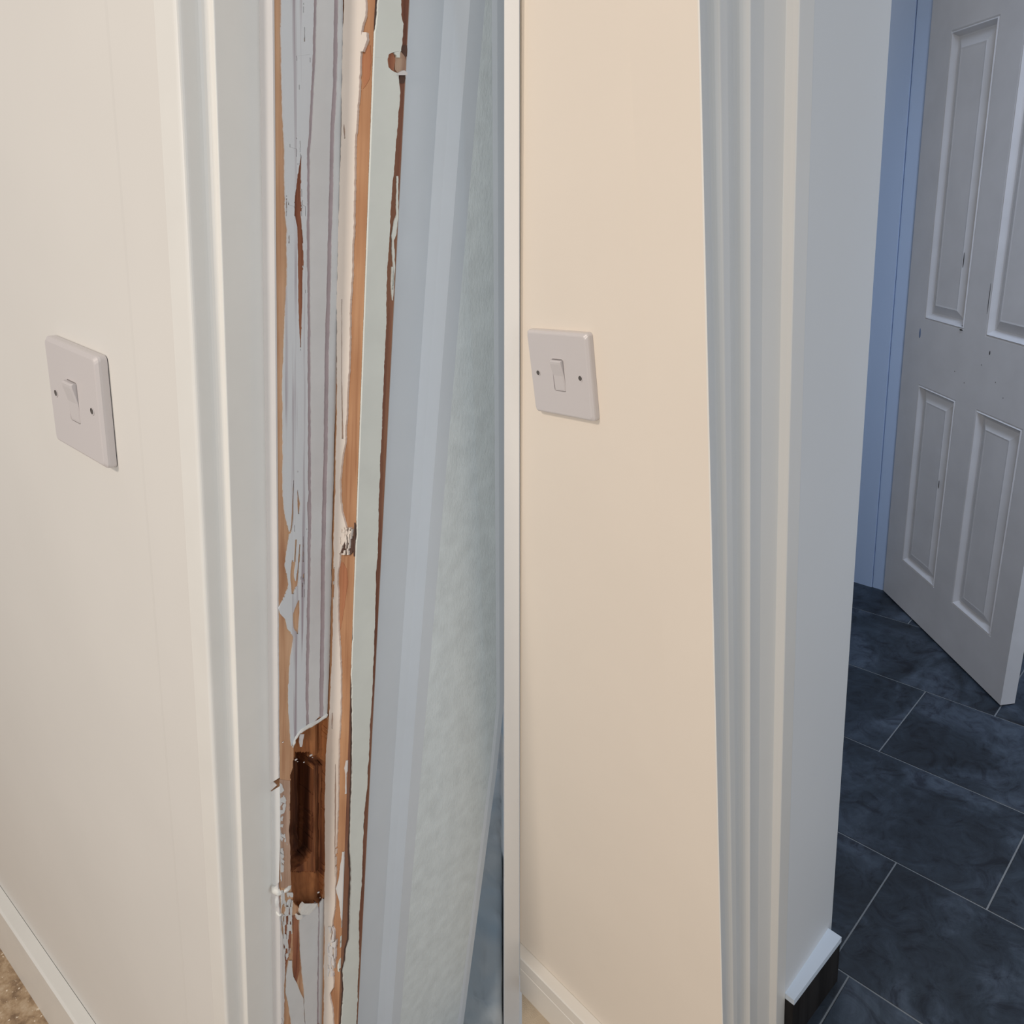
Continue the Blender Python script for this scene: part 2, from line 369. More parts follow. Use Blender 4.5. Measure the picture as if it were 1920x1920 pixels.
film('paint_film', fd, [(742,330),(742,400),(733,440),(733,450),(736,500),(733,545)], [(745,330),(746,400),(742,440),(738,450),(740,500),(735,545)], 330, 545, film_green, .0008, .9, 15)
film('paint_film', fd, [(733,500),(732,530),(734,565)], [(737,500),(737,530),(735,565)], 500, 565, film_green, .0008, .5, 16)
# knot and chip at the top of the green-grey strip
film('knot', fd, [(733,98),(726,102),(724,112),(726,125),(734,134)], [(735,98),(737,102),(740,112),(738,125),(736,134)], 98, 134, rust, .0008, .6, 17)
film('knot', fd, [(744,98),(740,106),(739,118),(739,130),(745,137)], [(751,98),(758,106),(760,118),(760,130),(758,137)], 98, 137, wood('pale_knot', srgb(176,150,132), srgb(190,166,146), srgb(140,104,86)), .0006, .6, 18)
film('paint_chip', fd, [(752,132),(742,137),(740,142)], [(754,132),(760,137),(758,142)], 132, 142, film_white, .002, 1.0, 19)
film('dark_crack_shade', fd, [(756,70),(748,95),(752,106)], [(762,70),(763,95),(762,106)], 85, 106, crackm, .0005, .6, 20)
film('dark_crack_shade', fd, [(750,138),(746,146),(748,158)], [(758,138),(760,146),(756,158)], 138, 158, crackm, .0005, .8, 21)
# cream paint chip over the bare strip near the top, knots in the bare wood
film('paint_chip', fc, [(682,62),(681,80),(681,98)], [(691,62),(693,75),(684,98)], 62, 99, film_cream, .002, 1.0, 22)
film('scraped_wood_streak', fc, [(690,85),(682,100),(680,118),(681,136)], [(694,85),(695,100),(696,118),(693,150),(680,170)], 85, 168, patch, .0002, .8, 23)
# scorched knot half way up
def flecks(us, v): return n2(us/1.8+v/9., np.full(len(us), v/7.), 9) > .13
film('scorched_patch', fc, [(652,992),(647,1005),(644,1018),(640,1028),(641,1036),(650,1042)], [(657,992),(662,1005),(664,1018),(664,1028),(662,1036),(656,1042)], 992, 1042, crackm, .0008, .8, 24)
film('paint_chip', fc, [(645,988),(640,1010),(640,1040)], [(664,988),(662,1010),(658,1040)], 988, 1040, film_cream, .0024, 1.2, 25, streak=flecks)
film('scraped_wood_streak', fc, [(640,1054),(636,1064),(636,1100),(637,1180)], [(643,1054),(650,1066),(652,1090),(646,1140),(638,1180)], 1054, 1180, patch, .0002, .8, 26)
# lower cream and white remains
film('paint_chip', fc, [(650,1425),(647,1440),(649,1450),(648,1490)], [(653,1425),(654,1440),(650,1450),(650,1490)], 1425, 1490, film_white, .0008, .5, 27)
film('paint_film', fc, [(644,1596),(641,1620),(637,1645),(632,1665),(638,1690),(641,1720),(643,1740)], [(646,1596),(646,1620),(653,1635),(655,1650),(647,1690),(645,1720),(644,1740)], 1596, 1740, film_cool, .0012, .8, 28)
film('paint_chip', fc, [(642,1764),(640,1770),(641,1776)], [(652,1764),(653,1770),(650,1776)], 1764, 1776, film_green, .002, .8, 29)
film('paint_chip', fc, [(638,1800),(635,1808),(636,1818),(640,1822)], [(644,1800),(648,1808),(647,1818),(645,1822)], 1800, 1822, film_green, .002, .8, 30)
def fl2(us, v): return n2(us/2., np.full(len(us), v/8.), 10) > .05
film('paint_chip', fc, [(619,1735),(618,1780),(617,1830)], [(634,1735),(632,1780),(628,1830)], 1735, 1830, film_white, .0024, 1, 31, streak=fl2)
# white arris on the left of the stripped wood
wl = [(A, v) for A, v in ((488,0),(490,28),(500,960),(505,1920))]
Al = [(518,0),(517,28),(518,200),(519,300),(521,400),(522,500),(523,700),(522,900),(521,1000),(521,1180),(522,1300),(523,1472)]
film('white_paint_film', fa, sh(wl, -6), sh(Al, 1.5), 0, 1460, film_white, .0012, .3, 32)
film('white_paint_film', fa, sh(wl, -6), [(508,1460),(514,1466),(522,1474)], 1460, 1474, film_white, .0006, .2, 33)
film('scraped_wood_streak', fb, [(519,1464),(519,1655)], [(543,1450),(544,1475),(543,1540),(541,1556),(544,1590),(545,1640),(546,1668)], 1464, 1668, scraped, .0002, .6, 60)
def feather(us, v): return n2((us+v*.8)/5., np.full(len(us), v/6.5), 12)-.012*(us-512) > -.30
film('thin_paint_film', fa, sh(wl, -6), [(526,1462),(526,1560),(524,1655)], 1474, 1655, film_cool, .0005, .5, 34)
film('thin_paint_film', fb, [(519,1470),(517,1655)], [(528,1470),(536,1500),(530,1540),(537,1580),(531,1620),(526,1655)], 1470, 1655, film_cool, .0005, 2.0, 35, streak=feather)
film('white_paint_film', fa, sh(wl, -6), [(523,1655),(525,1700),(530,1780),(530,1830),(530,1920)], 1655, 1920, film_white, .0012, .5, 36)
# below the lock recess
film('scraped_wood_streak', fb, [(548,1716),(549,1760),(549,1820),(552,1842)], [(558,1716),(560,1760),(561,1820),(556,1842)], 1716, 1842, rust, .0005, .8, 45)
film('scraped_wood_streak', fb, [(536,1700),(532,1760),(531,1800)], [(544,1700),(546,1760),(541,1790),(533,1830)], 1700, 1830, rust, .0004, .8, 46)
film('paint_film', fb, [(590,1692),(572,1700),(562,1712),(560,1740),(563,1790),(568,1850),(572,1920)], [(594,1692),(595,1700),(596,1712),(595,1740),(595,1790),(594,1850),(593,1920)], 1692, 1920, film_cool, .0010, .8, 47)
film('paint_film', fb, [(604,1684),(598,1692),(598,1760),(597,1920)], [(611,1684),(611,1760),(609,1920)], 1684, 1920, film_cool, .0010, .6, 48)
film('groove_shade_strip', fb, [(593,1700),(592,1920)], [(599,1700),(598,1920)], 1700, 1920, mauve, .0003, .6, 49)  # groove shade painted in below the recess
film('paint_film', fb, [(541,1800),(536,1830),(535,1860),(540,1885),(546,1920)], [(546,1800),(549,1830),(556,1845),(567,1870),(570,1920)], 1800, 1920, film_cool, .0009, .8, 50)
def fl3(us, v): return n2(us/2.6, np.full(len(us), v/9.), 14) > .02
film('paint_chip', fb, [(524,1675),(530,1740),(532,1800)], [(548,1675),(545,1740),(542,1800)], 1672, 1800, film_cool, .0012, 1, 51, streak=fl3)
film('paint_chip', fb, [(566,1690),(561,1698),(560,1712)], [(590,1690),(588,1698),(575,1712)], 1690, 1712, filler, .0035, 1.5, 52)
film('paint_chip', fb, [(556,1712),(553,1716),(554,1722)], [(562,1712),(563,1716),(560,1722)], 1712, 1722, filler, .003, 1, 53)
film('white_paint_film', fb, [(515,1700),(515,1920)], [(521,1700),(524,1735),(530,1760),(533,1800),(532,1850),(531,1920)], 1700, 1920, film_white, .0011, .9, 62)
# ragged rim of thick paint over the recess
rim = [(u-.5, v) for u, v in ((612,1338),(606,1344),(597,1351),(586,1356),(577,1361),(562,1370),(552,1384),(548,1398))]
for k in range(len(rim)-1):
    pass
Vr = []; Fr = []
for k in range(22):
    t_ = k/21; v = 1338+t_*60; u = np.interp(v, [p[1] for p in rim], [p[0] for p in rim]); s_, z_ = fb.at(u, v)
    w = .0012+.0012*abs(n1(k*.9, 5)); hh = .0018+.0016*(n1(k*.7, 8)+.5)
    c = [fb.pt(s_, z_+w, .0004), fb.pt(s_, z_+w*.4, hh), fb.pt(s_, z_-w, hh*.8), fb.pt(s_, z_-w*1.3, -.001)]
    Vr += c
    if k: b0 = 4*(k-1); Fr += [(b0+i, b0+i+1, b0+4+i+1, b0+4+i) for i in range(3)]
sub(link('torn_paint_rim', Vr, Fr, filler, root, smooth=True))

# the lock recess: a gouged height field in the face
Ho_l = [(613,1338),(600,1346),(578,1359),(556,1384),(551,1394),(550,1420),(549,1442),(545,1455),(544,1540),(541,1550),(541,1562),(544,1575),(545,1640),(546,1662),(550,1690),(560,1700),(582,1703)]
Ho_r = [(614,1338),(613,1346),(612,1400),(611,1500),(609,1600),(606,1660),(603,1688),(595,1696),(584,1703)]
Hi_l = [(560,1428),(550,1438),(545,1455),(544,1540),(541,1555),(544,1575),(546,1600),(546,1628),(552,1636)]
Hi_r = [(589,1416),(591,1425),(593,1440),(592,1560),(590,1600),(586,1612),(570,1626),(556,1636)]
ns, nr = 74, 150
V = []; keep = []
vv = np.linspace(1325, 1712, nr)
zz = [fb.at(575, v)[1] for v in vv]
for j in range(nr):
    z = zt+(zb-zt)*j/(nr-1)
    for i in range(ns):
        s_ = fb.len*i/(ns-1); q = fb.pt(s_, z); u, v = RL.px(q)
        dep = 0.
        if 1338 <= v <= 1703:
            l = poly_u(Ho_l, v)+1.6*n1(v/6., 3); r = poly_u(Ho_r, v)+1.2*n1(v/7., 4)
            if l < u < r:
                dep = .0045+.0015*n2(u/4., v/25., 5)
                if u > 597: dep += .0035*min(1, (u-597)/3)*(1 if u < 606 else .3)
                if v > 1640: dep = .006+.0012*n2(u/5., v/9., 6)
                if 1416 <= v <= 1636:
                    l = poly_u(Hi_l, v)+1.2*n1(v/5., 7); r = poly_u(Hi_r, v)+1.2*n1(v/5., 8)
                    if v < 1440 and u > 560: dep = max(dep, .012) if v > 1424+4*n1(u/3., 2) else dep
                    if l < u < r: dep = .026+.004*n2(u/6., v/30., 9)-.010*max(0, (v-1590)/46.)
        edge = i in (0, ns-1) or j in (0, nr-1)
        V.append(fb.pt(s_, z, 0 if edge else -dep)); keep.append(dep > .001)
Fg = []; Mg = []
for j in range(nr-1):
    for i in range(ns-1):
        a = j*ns+i; Fg.append((a, a+1, a+1+ns, a+ns))
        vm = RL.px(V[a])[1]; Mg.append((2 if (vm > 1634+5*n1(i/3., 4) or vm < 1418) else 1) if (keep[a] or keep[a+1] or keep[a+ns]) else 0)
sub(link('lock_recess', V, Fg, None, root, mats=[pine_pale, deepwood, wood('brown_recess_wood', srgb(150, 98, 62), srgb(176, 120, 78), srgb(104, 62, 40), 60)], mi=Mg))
# lump of white filler on the arris under the recess
def lump(name, ctr, r, m, seed, parent, nu=18, nv=10):
    V = []; Fc = []
    for i in range(nv+1):
        ph = math.pi*i/nv
        for j in range(nu):
            th_ = 2*math.pi*j/nu; k = 1+.35*float(n2(j*.8+3, i*.9, seed))
            V.append((ctr[0]+r[0]*k*math.sin(ph)*math.cos(th_), ctr[1]+r[1]*k*math.sin(ph)*math.sin(th_), ctr[2]+r[2]*k*math.cos(ph)))
    for i in range(nv):
        for j in range(nu): Fc.append((i*nu+j, i*nu+(j+1) % nu, (i+1)*nu+(j+1) % nu, (i+1)*nu+j))
    return sub(link(name, V, Fc, m, parent, smooth=True))
s_, z_ = fa.at(520, 1668); lump('filler_lump', fa.pt(s_, z_, .0002), (.0062, .0045, .0042), filler, 3, root)
s_, z_ = fb.at(538, 1667); lump('filler_lump', fb.pt(s_, z_, .0), (.0025, .0045, .0028), filler, 4, root)
s_, z_ = fa.at(521, 1690); lump('filler_lump', fa.pt(s_, z_, -.0005), (.0030, .0030, .008), film_cool, 6, root)
s_, z_ = fb.at(541, 1692); lump('filler_lump', fb.pt(s_, z_, -.0005), (.0018, .0030, .004), film_cool, 8, root)
s_, z_ = fa.at(523, 1712); lump('filler_lump', fa.pt(s_, z_, -.0003), (.0040, .0024, .0022), filler, 9, root)

for k, (u, v, r) in enumerate(((556,1425,1.3),(559,1429,.6),(571,1430,.8),(584,1417,1.4),(587,1421,.6),(548,1392,1.6),(530,1391,.8),(598,1674,1.2),(601,1684,.7))):
    s_, z_ = fb.at(u, v); lump('filler_crumb', fb.pt(s_, z_, -.0008 if u > 545 else .0004), (.0007*r, .0011*r, .0006*r), film_white, k, root, 8, 5)
film('paint_chip', fb, [(561,1376),(560,1390),(562,1402)], [(570,1376),(567,1390),(564,1402)], 1376, 1402, film_white, .0006, .8, 61)

# skirting of the left wall
bf = yw-.0185
b0, b1 = -1.9, RL.onZ(128, 1890, .12)[0]+.20
skp = [(yw-.0006, 0), (yw-.0006, .12), (bf+.003, .12), (bf, .117), (bf, 0)]
V = [(xx, y, z) for xx in (b0, b1) for y, z in skp]
Fs = [(i, (i+1) % 5, 5+(i+1) % 5, 5+i) for i in range(5)]+[(4, 3, 2, 1, 0), (5, 6, 7, 8, 9)]
tag(recalc(link('baseboard_left', V, Fs, gloss_l, None, RL)), 'white skirting board along the foot of the cream wall at bottom left', 'skirting board', kind='structure')

# floor of the left room, ending at the divider
p0 = RL.onZ(943.5, 1905, 0)[:2]; e = RL.onZ(943.5, 1300, 0)[:2]-p0
speck, nt, b_ = mat('speckled_tan_floor', .5)
n_ = noise_node(nt, 28, 5, .7); n3 = noise_node(nt, 150, 2, .5)
r_ = ramp(nt, n_.outputs[0], [(.35, srgb(132, 108, 84)), (.5, srgb(178, 152, 122)), (.66, srgb(206, 186, 160))])
r3 = ramp(nt, n3.outputs[0], [(.66, (0, 0, 0, 1)), (.7, (1, 1, 1, 1))])
mx = nt.nodes.new('ShaderNodeMix'); mx.data_type = 'RGBA'; mx.inputs[7].default_value = srgb(240, 225, 205)
nt.links.new(r3.outputs[0], mx.inputs[0]); nt.links.new(r_.outputs[0], mx.inputs[6]); nt.links.new(mx.outputs[2], b_.inputs['Base Color'])
pn = p0-e*((p0[1]+.5)/e[1]); pf = p0+e*1.6
fp = [(-2.6, pn[1]), tuple(pn), tuple(pf), (-2.6, pf[1])]
tag(prism('floor_left', fp, -.03, 0, speck, None, RL), 'speckled tan floor below the cream wall', 'floor', kind='structure')

# crumpled dust sheet beyond the frame
cloth, nt, b_ = mat('pale_dust_sheet', .85, .2)
n_ = noise_node(nt, 3.2, 3, .5); r_ = ramp(nt, n_.outputs[0], [(.38, srgb(200, 220, 236)), (.62, srgb(240, 242, 242))])
nt.links.new(r_.outputs[0], b_.inputs['Base Color']); bump(nt, b_, noise_node(nt, 260, 2).outputs[0], .2, .0006)
na, nb = 120, 70; V = []
for i in range(na):
    al = -.12+1.15*i/(na-1)
    for j in range(nb):
        be = .0012+.75*(j/(nb-1)); q = p0+e*al+np.array([-1, 0])*be
        h = .022+.030*abs(float(n2(q[0]*9+q[1]*5, q[1]*14, 2)))*2+.022*float(n2(q[0]*24-q[1]*12, q[1]*26, 5))+.008*float(n2(q[0]*60, q[1]*60, 7))
        if j in (0, nb-1) or i in (0, na-1): h = .004
        V.append((q[0], q[1], max(.004, h)))
Fs = [(i*nb+j, (i+1)*nb+j, (i+1)*nb+j+1, i*nb+j+1) for i in range(na-1) for j in range(nb-1)]
o = link('dust_sheet', V, Fs, cloth, None, RL, smooth=True)
md = o.modifiers.new('thickness', 'SOLIDIFY'); md.thickness = .0015; md.offset = 1
tag(o, 'crumpled pale blue grey dust sheet lying on the floor behind the damaged frame', 'dust sheet')

U = 1.0
# ================================================================== DIVIDER added to fill the white gutter between the two rooms
V = []
vs = np.linspace(-260, 2180, 31)
zf = []
for v in vs:
    a = RL.cam(RL.onX(944, v, A13[0]))[2]*LK; b = RR.cam(RR.onY(975, v, .4985))[2]
    zf.append(min(a, b)-.006)
for v, z in zip(vs, zf):
    zb_ = z+.55
    for u, d in ((945.4, z), (973.6, z), (973.6, zb_), (945.4, zb_)):
        V.append(tuple(camw((u-960)/F*d, (v-960)/F*z, d)))
Fs = []
for k in range(len(vs)-1):
    for i in range(4):
        j = (i+1) % 4; Fs.append((4*k+i, 4*k+j, 4*k+4+j, 4*k+4+i))
Fs += [(0, 1, 2, 3), tuple(4*(len(vs)-1)+i for i in (3, 2, 1, 0))]
tag(recalc(link('gutter_divider', V, Fs, white_div, None, RR)), 'added narrow white gutter partition between the damaged frame and the finished frame', 'separator', kind='structure')

# ================================================================== RIGHT ROOM: the finished frame
yr = .4985
prof = [(1229, yr-.0012), (1334, yr-.0012), (1345, .548), (1362.5, .556), (1382, .622), (1407, .634), (1438, .705), (1477.5, .720)]
P = [RR.p(u, y) for u, y in prof]
xe = P[-1][0]-.0010
E1 = (xe-.002, (xe-.002)/RR.az(1499)); xv = -.4300; E2 = (xv, xv/RR.az(1609.5))
ZR = 2.4
root_r = empty('door_frame', RR, (P[-1][0], P[-1][1], 0)); inv_r = Vector((P[-1][0], P[-1][1], 0))
tag(root_r, 'smooth cream painted door frame with clean stepped mouldings, beside the grey reveal', 'door frame', kind='thing')
def subr(o): o.data.transform(Matrix.Translation(-inv_r)); return o
back = E1[1]
pts = rounded([P[0], P[1], (P[1][0]+.0005, P[2][1]-.003), (P[0][0], P[2][1]-.003)], [0, .004, 0, 0])
cas = rounded([P[0]]+P[1:4]+[(P[3][0]-.002, P[3][1]+.012), (P[0][0], P[3][1]+.012)], [0, .002, .008, .0015, 0, 0], 5)
o = subr(prism('architrave', cas, 0, ZR, gloss_r, root_r, smooth=False)); o.data.materials.append(wall_r); o.data.polygons[0].material_index = 1
lin = rounded([(P[3][0]-.0025, P[3][1]+.0125)]+P[4:]+[E1, (P[0][0], E1[1]), (P[0][0], P[3][1]+.0125)], [0, .020, .0015, .035, .0015, 0, 0, 0], 6)
subr(prism('lining', lin, 0, ZR, gloss_r, root_r))
# the wall with the switch (front) and its grey reveal (end), trimmed at the divider
def wr(z):
    pts = [(RR.x_on(974.6, yr, z), yr), (P[0][0]-.0004, yr), (P[0][0]-.0004, E1[1]+.0005), (E1[0]-.0006, E1[1]+.0005), E2, (RR.x_on(974.6, E2[1], z), E2[1])]
    return [(a, b, z) for a, b in pts]
V, Fc = loft([wr(z) for z in (0, ZR)])
o = recalc(link('wall_center', V, Fc, None, None, RR, mats=[wall_r, reveal_r], mi=[0, 0, 0, 1, 1, 0, 0, 0]))
tag(o, 'warm beige wall with a light switch, ending in a grey white reveal', 'wall', kind='structure')

# skirtings of the right room
def skirt_x(name, x0, x1, yb, H, th, m, label):
    sk = [(yb, 0), (yb, H), (yb-th+.002, H), (yb-th, H-.002), (yb-th, H-.034), (yb-th+.0018, H-.036), (yb-th, H-.038), (yb-th, 0)]
    n = len(sk); V = [(RR.x_on(974.8, y, z)+.0004, y, z) for y, z in sk]+[(x1, y, z) for y, z in sk]
    Fs = [(i, (i+1) % n, n+(i+1) % n, n+i) for i in range(n)]+[tuple(range(n))[::-1], tuple(range(n, 2*n))]
    return tag(recalc(link(name, V, Fs, m, None, RR)), label, 'skirting board', kind='structure')
skirt_x('baseboard_center', RR.x_on(975.2, yr-.02, .06)+.012, P[0][0]-.002, yr-.0004, .12, .02, gloss_r, 'cream skirting board along the foot of the beige wall under the finished switch')
skx = E2[0]+.0003
rb = empty('baseboard_reveal', RR, (skx, .83, 0)); tag(rb, 'skirting at the foot of the grey reveal with black face and pale top edge', 'skirting board', kind='structure')
def rel(o): o.data.transform(Matrix.Translation((-skx, -.83, 0))); return o
ya, ybk = E1[1]+.001, .909
xo = -.4045
rel(prism('board', [(skx, ya), (xo-.0015, ya), (xo-.0015, ybk-.001), (skx, ybk-.001)], 0, .107, black_sk, rb))
rel(prism('top_edge', [(skx, ya), (xo, ya), (xo, ybk), (skx, ybk)], .107, .12, paint('pale_blue_white_gloss', (.70, .78, .88, 1), .35, .01, 6, 0), rb))

# ------------------------------------------------------------------ slate floor
slate, nt, b_ = mat('dark_slate', .42, .5)
tc = nt.nodes.new('ShaderNodeTexCoord'); at = nt.nodes.new('ShaderNodeNewGeometry')
ad = nt.nodes.new('ShaderNodeVectorMath'); ad.operation = 'MULTIPLY_ADD'; ad.inputs[1].default_value = (1, 1, 1)
cmb = nt.nodes.new('ShaderNodeCombineXYZ'); ml = nt.nodes.new('ShaderNodeMath'); ml.operation = 'MULTIPLY'; ml.inputs[1].default_value = 40
nt.links.new(at.outputs['Random Per Island'], ml.inputs[0]); nt.links.new(ml.outputs[0], cmb.inputs[2])
nt.links.new(tc.outputs['Object'], ad.inputs[0]); nt.links.new(cmb.outputs[0], ad.inputs[2])
def sn(scale, detail, rough, dist=0):
    n = nt.nodes.new('ShaderNodeTexNoise'); n.inputs['Scale'].default_value = scale; n.inputs['Detail'].default_value = detail
    n.inputs['Roughness'].default_value = rough; n.inputs['Distortion'].default_value = dist
    nt.links.new(ad.outputs[0], n.inputs['Vector']); return n
na_ = sn(3.5, 8, .62, 1.2); nb_ = sn(16, 8, .7, 1.6)
ra = ramp(nt, na_.outputs[0], [(.36, srgb(28, 35, 44)), (.5, srgb(38, 47, 58)), (.62, srgb(60, 70, 84))])
rb_ = ramp(nt, nb_.outputs[0], [(.36, (.45, .45, .5, 1)), (.46, (1, 1, 1, 1)), (.62, (1.5, 1.5, 1.45, 1))])
mx = nt.nodes.new('ShaderNodeMix'); mx.data_type = 'RGBA'; mx.blend_type = 'MULTIPLY'; mx.inputs[0].default_value = 1
nt.links.new(ra.outputs[0], mx.inputs[6]); nt.links.new(rb_.outputs[0], mx.inputs[7]); nt.links.new(mx.outputs[2], b_.inputs['Base Color'])
bump(nt, b_, nb_.outputs[0], .35, .004)
ta = np.array([.99899265, .0448742]); tb = np.array([.0448742, -.99899265]); T = .3; g = .0032/2
offs = {-8: -2.373, -7: -1.273, -6: -1.8315, -5: -.7275, -4: -1.294, -3: -1.179}
V = []; Fs = []; Mi = []
leftx = lambda y: RR.x_on(976, y, 0)+.004
for row in range(-15, 1):
    r0 = row-.16; o0 = offs.get(row, (row*.55) % 2)
    for k in range(-4, 4):
        t0 = o0+2*k
        c = [(t0*T+g, r0*T+g), ((t0+2)*T-g, r0*T+g), ((t0+2)*T-g, (r0+1)*T-g), (t0*T+g, (r0+1)*T-g)]
        q = [ta*a+tb*b for a, b in c]
        if max(p_[1] for p_ in q) > 4.4 or min(p_[1] for p_ in q) < .02: continue
        if max(p_[0]-leftx(p_[1]) for p_ in q) < .05 or max(p_[0] for p_ in q) > 1.6: continue
        q = [np.array([max(p_[0], leftx(p_[1])), max(p_[1], .70)]) for p_ in q]
        if max(p_[1] for p_ in q) < .72: continue
        n = len(V); ins = .0008; ce = sum(q)/4
        q2 = [p_+(ce-p_)/np.linalg.norm(ce-p_)*ins*1.4 for p_ in q]
        V += [(p_[0], p_[1], -.012) for p_ in q]+[(p_[0], p_[1], -.0008) for p_ in q]+[(p_[0], p_[1], 0) for p_ in q2]
        for a in (0, 4):
            for i in range(4):
                j = (i+1) % 4; Fs.append((n+a+i, n+a+j, n+a+4+j, n+a+4+i)); Mi.append(0)
        Fs.append((n+8, n+9, n+10, n+11)); Mi.append(0)
gx0, gx1 = leftx(.70), leftx(4.4)
n = len(V); gp = [(gx0, .70), (1.6, .70), (1.6, 4.4), (gx1, 4.4)]
V += [(a, b, -.06) for a, b in gp]+[(a, b, -.0016) for a, b in gp]
for i in range(4): Fs.append((n+i, n+(i+1) % 4, n+4+(i+1) % 4, n+4+i)); Mi.append(1)
Fs += [(n+4, n+5, n+6, n+7), (n+3, n+2, n+1, n)]; Mi += [1, 1]
o = recalc(link('floor', V, Fs, None, None, RR, mats=[slate, slot_m], mi=Mi))
tag(o, 'dark blue grey slate tiled floor with thin pale grout lines', 'floor', kind='structure')
carpet = paint('beige_carpet', srgb(196, 180, 158), .9, .06, 60, .6, 500, (1, 1, 1), .002)
tag(prism('floor_center', [(leftx(-.3), -.3), (1.6, -.3), (1.6, .699), (leftx(.699), .699)], -.06, 0, carpet, None, RR), 'plain beige hall floor at the foot of the beige wall', 'floor', kind='structure')

# ------------------------------------------------------------------ back wall, casing, room beyond
HX, HY = -.948, 2.252
wz = 2.4
yb_ = 2.262
dw = .625
wbp = [(-1.7, yb_), (-.985, yb_), (-.985, yb_+.12), (-1.7, yb_+.12)]
V = []; Fs = []
for bx in ((-1.7, yb_+.012, 0, -.985, yb_+.13, wz), (HX+dw+.02, yb_+.012, 0, .9, yb_+.13, wz), (-.985, yb_+.012, 2.02, HX+dw+.02, yb_+.13, wz)):
    x0, y0, z0, x1, y1, z1 = bx; n = len(V)
    V += [(x0, y0, z0), (x1, y0, z0), (x1, y1, z0), (x0, y1, z0), (x0, y0, z1), (x1, y0, z1), (x1, y1, z1), (x0, y1, z1)]
    Fs += [tuple(n+i for i in f) for f in ((0, 1, 5, 4), (1, 2, 6, 5), (2, 3, 7, 6), (3, 0, 4, 7), (4, 5, 6, 7), (3, 2, 1, 0))]
tag(recalc(link('wall_back', V, Fs, corridor, None, RR)), 'wall with daylight blue painted in at the far end of the slate floor around the panelled door', 'wall', kind='structure')
tr = empty('trim_1', RR, (-.98, yb_, 0)); tag(tr, 'white casing around the panelled door, daylight blue painted in', 'door casing', kind='structure')
def rt(o): o.data.transform(Matrix.Translation((.98, -yb_, 0))); return o
def flat(u): return RR.az(u)*yb_
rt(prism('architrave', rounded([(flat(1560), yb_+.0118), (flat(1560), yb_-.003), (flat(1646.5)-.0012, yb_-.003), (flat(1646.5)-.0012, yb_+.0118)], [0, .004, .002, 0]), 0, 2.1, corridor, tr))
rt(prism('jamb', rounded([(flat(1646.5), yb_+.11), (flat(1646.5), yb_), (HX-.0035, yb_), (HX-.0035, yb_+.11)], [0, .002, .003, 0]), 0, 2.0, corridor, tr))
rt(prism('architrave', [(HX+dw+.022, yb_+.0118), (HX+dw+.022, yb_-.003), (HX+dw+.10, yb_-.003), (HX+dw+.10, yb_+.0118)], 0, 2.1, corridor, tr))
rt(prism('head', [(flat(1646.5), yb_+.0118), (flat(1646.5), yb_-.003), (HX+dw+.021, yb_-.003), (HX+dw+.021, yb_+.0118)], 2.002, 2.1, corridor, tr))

# the six panel door, hinged at its far edge and standing open towards the viewer
t2 = np.array([-.463+.948, 1.87-2.252]); t2 /= np.linalg.norm(t2); ang = math.atan2(t2[1], t2[0])
door = empty('door_1', RR, (HX, HY, 0), ang)
tag(door, 'old white six panel door standing ajar over the slate floor', 'door', kind='structure')
Wd, Td, z0d, z1d = .612, .038, .006, 1.985
px0 = [(.093, .275), (.361, .538)]; pz = [(.171, .748), (.932, 1.620), (1.70, 1.89)]
xs = sorted({0, Wd}|{a for p_ in px0 for a in p_}); zs = sorted({z0d, z1d}|{a for p_ in pz for a in p_})
V = []; Fs = []; Mi = []
def q4(a, b, c, d): n = len(V); V.extend([a, b, c, d]); Fs.append((n, n+1, n+2, n+3))
for i in range(len(xs)-1):
    for j in range(len(zs)-1):
        if (xs[i], xs[i+1]) in px0 and (zs[j], zs[j+1]) in pz: continue
        a, b, c, d = xs[i], xs[i+1], zs[j], zs[j+1]
        q4((a, 0, c), (b, 0, c), (b, 0, d), (a, 0, d)); q4((a, Td, d), (b, Td, d), (b, Td, c), (a, Td, c))
q4((0, Td, z0d), (0, 0, z0d), (0, 0, z1d), (0, Td, z1d)); q4((Wd, 0, z0d), (Wd, Td, z0d), (Wd, Td, z1d), (Wd, 0, z1d))
q4((0, Td, z0d), (Wd, Td, z0d), (Wd, 0, z0d), (0, 0, z0d)); q4((0, 0, z1d), (Wd, 0, z1d), (Wd, Td, z1d), (0, Td, z1d))
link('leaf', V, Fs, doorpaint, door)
for (a, b) in px0:
    for (c, d) in pz:
        rings = [(0, 0), (.003, .0015), (.006, -.001), (.012, .006), (.016, .011), (.020, .012), (.040, .004), (.043, .0025), (.047, .003)]
        V = []; Fs = []
        for ins, dep in rings: V += [(a+ins, dep, c+ins), (b-ins, dep, c+ins), (b-ins, dep, d-ins), (a+ins, dep, d-ins)]
        for k in range(len(rings)-1):
            for i in range(4): j = (i+1) % 4; Fs.append((4*k+i, 4*k+j, 4*k+4+j, 4*k+4+i))
        k = 4*(len(rings)-1); Fs.append((k, k+1, k+2, k+3))
        n = len(V)                            # the panel's back
        V += [(a, Td, c), (b, Td, c), (b, Td, d), (a, Td, d)]; Fs.append((n+3, n+2, n+1, n))
        link('panel', V, Fs, doorpaint, door)
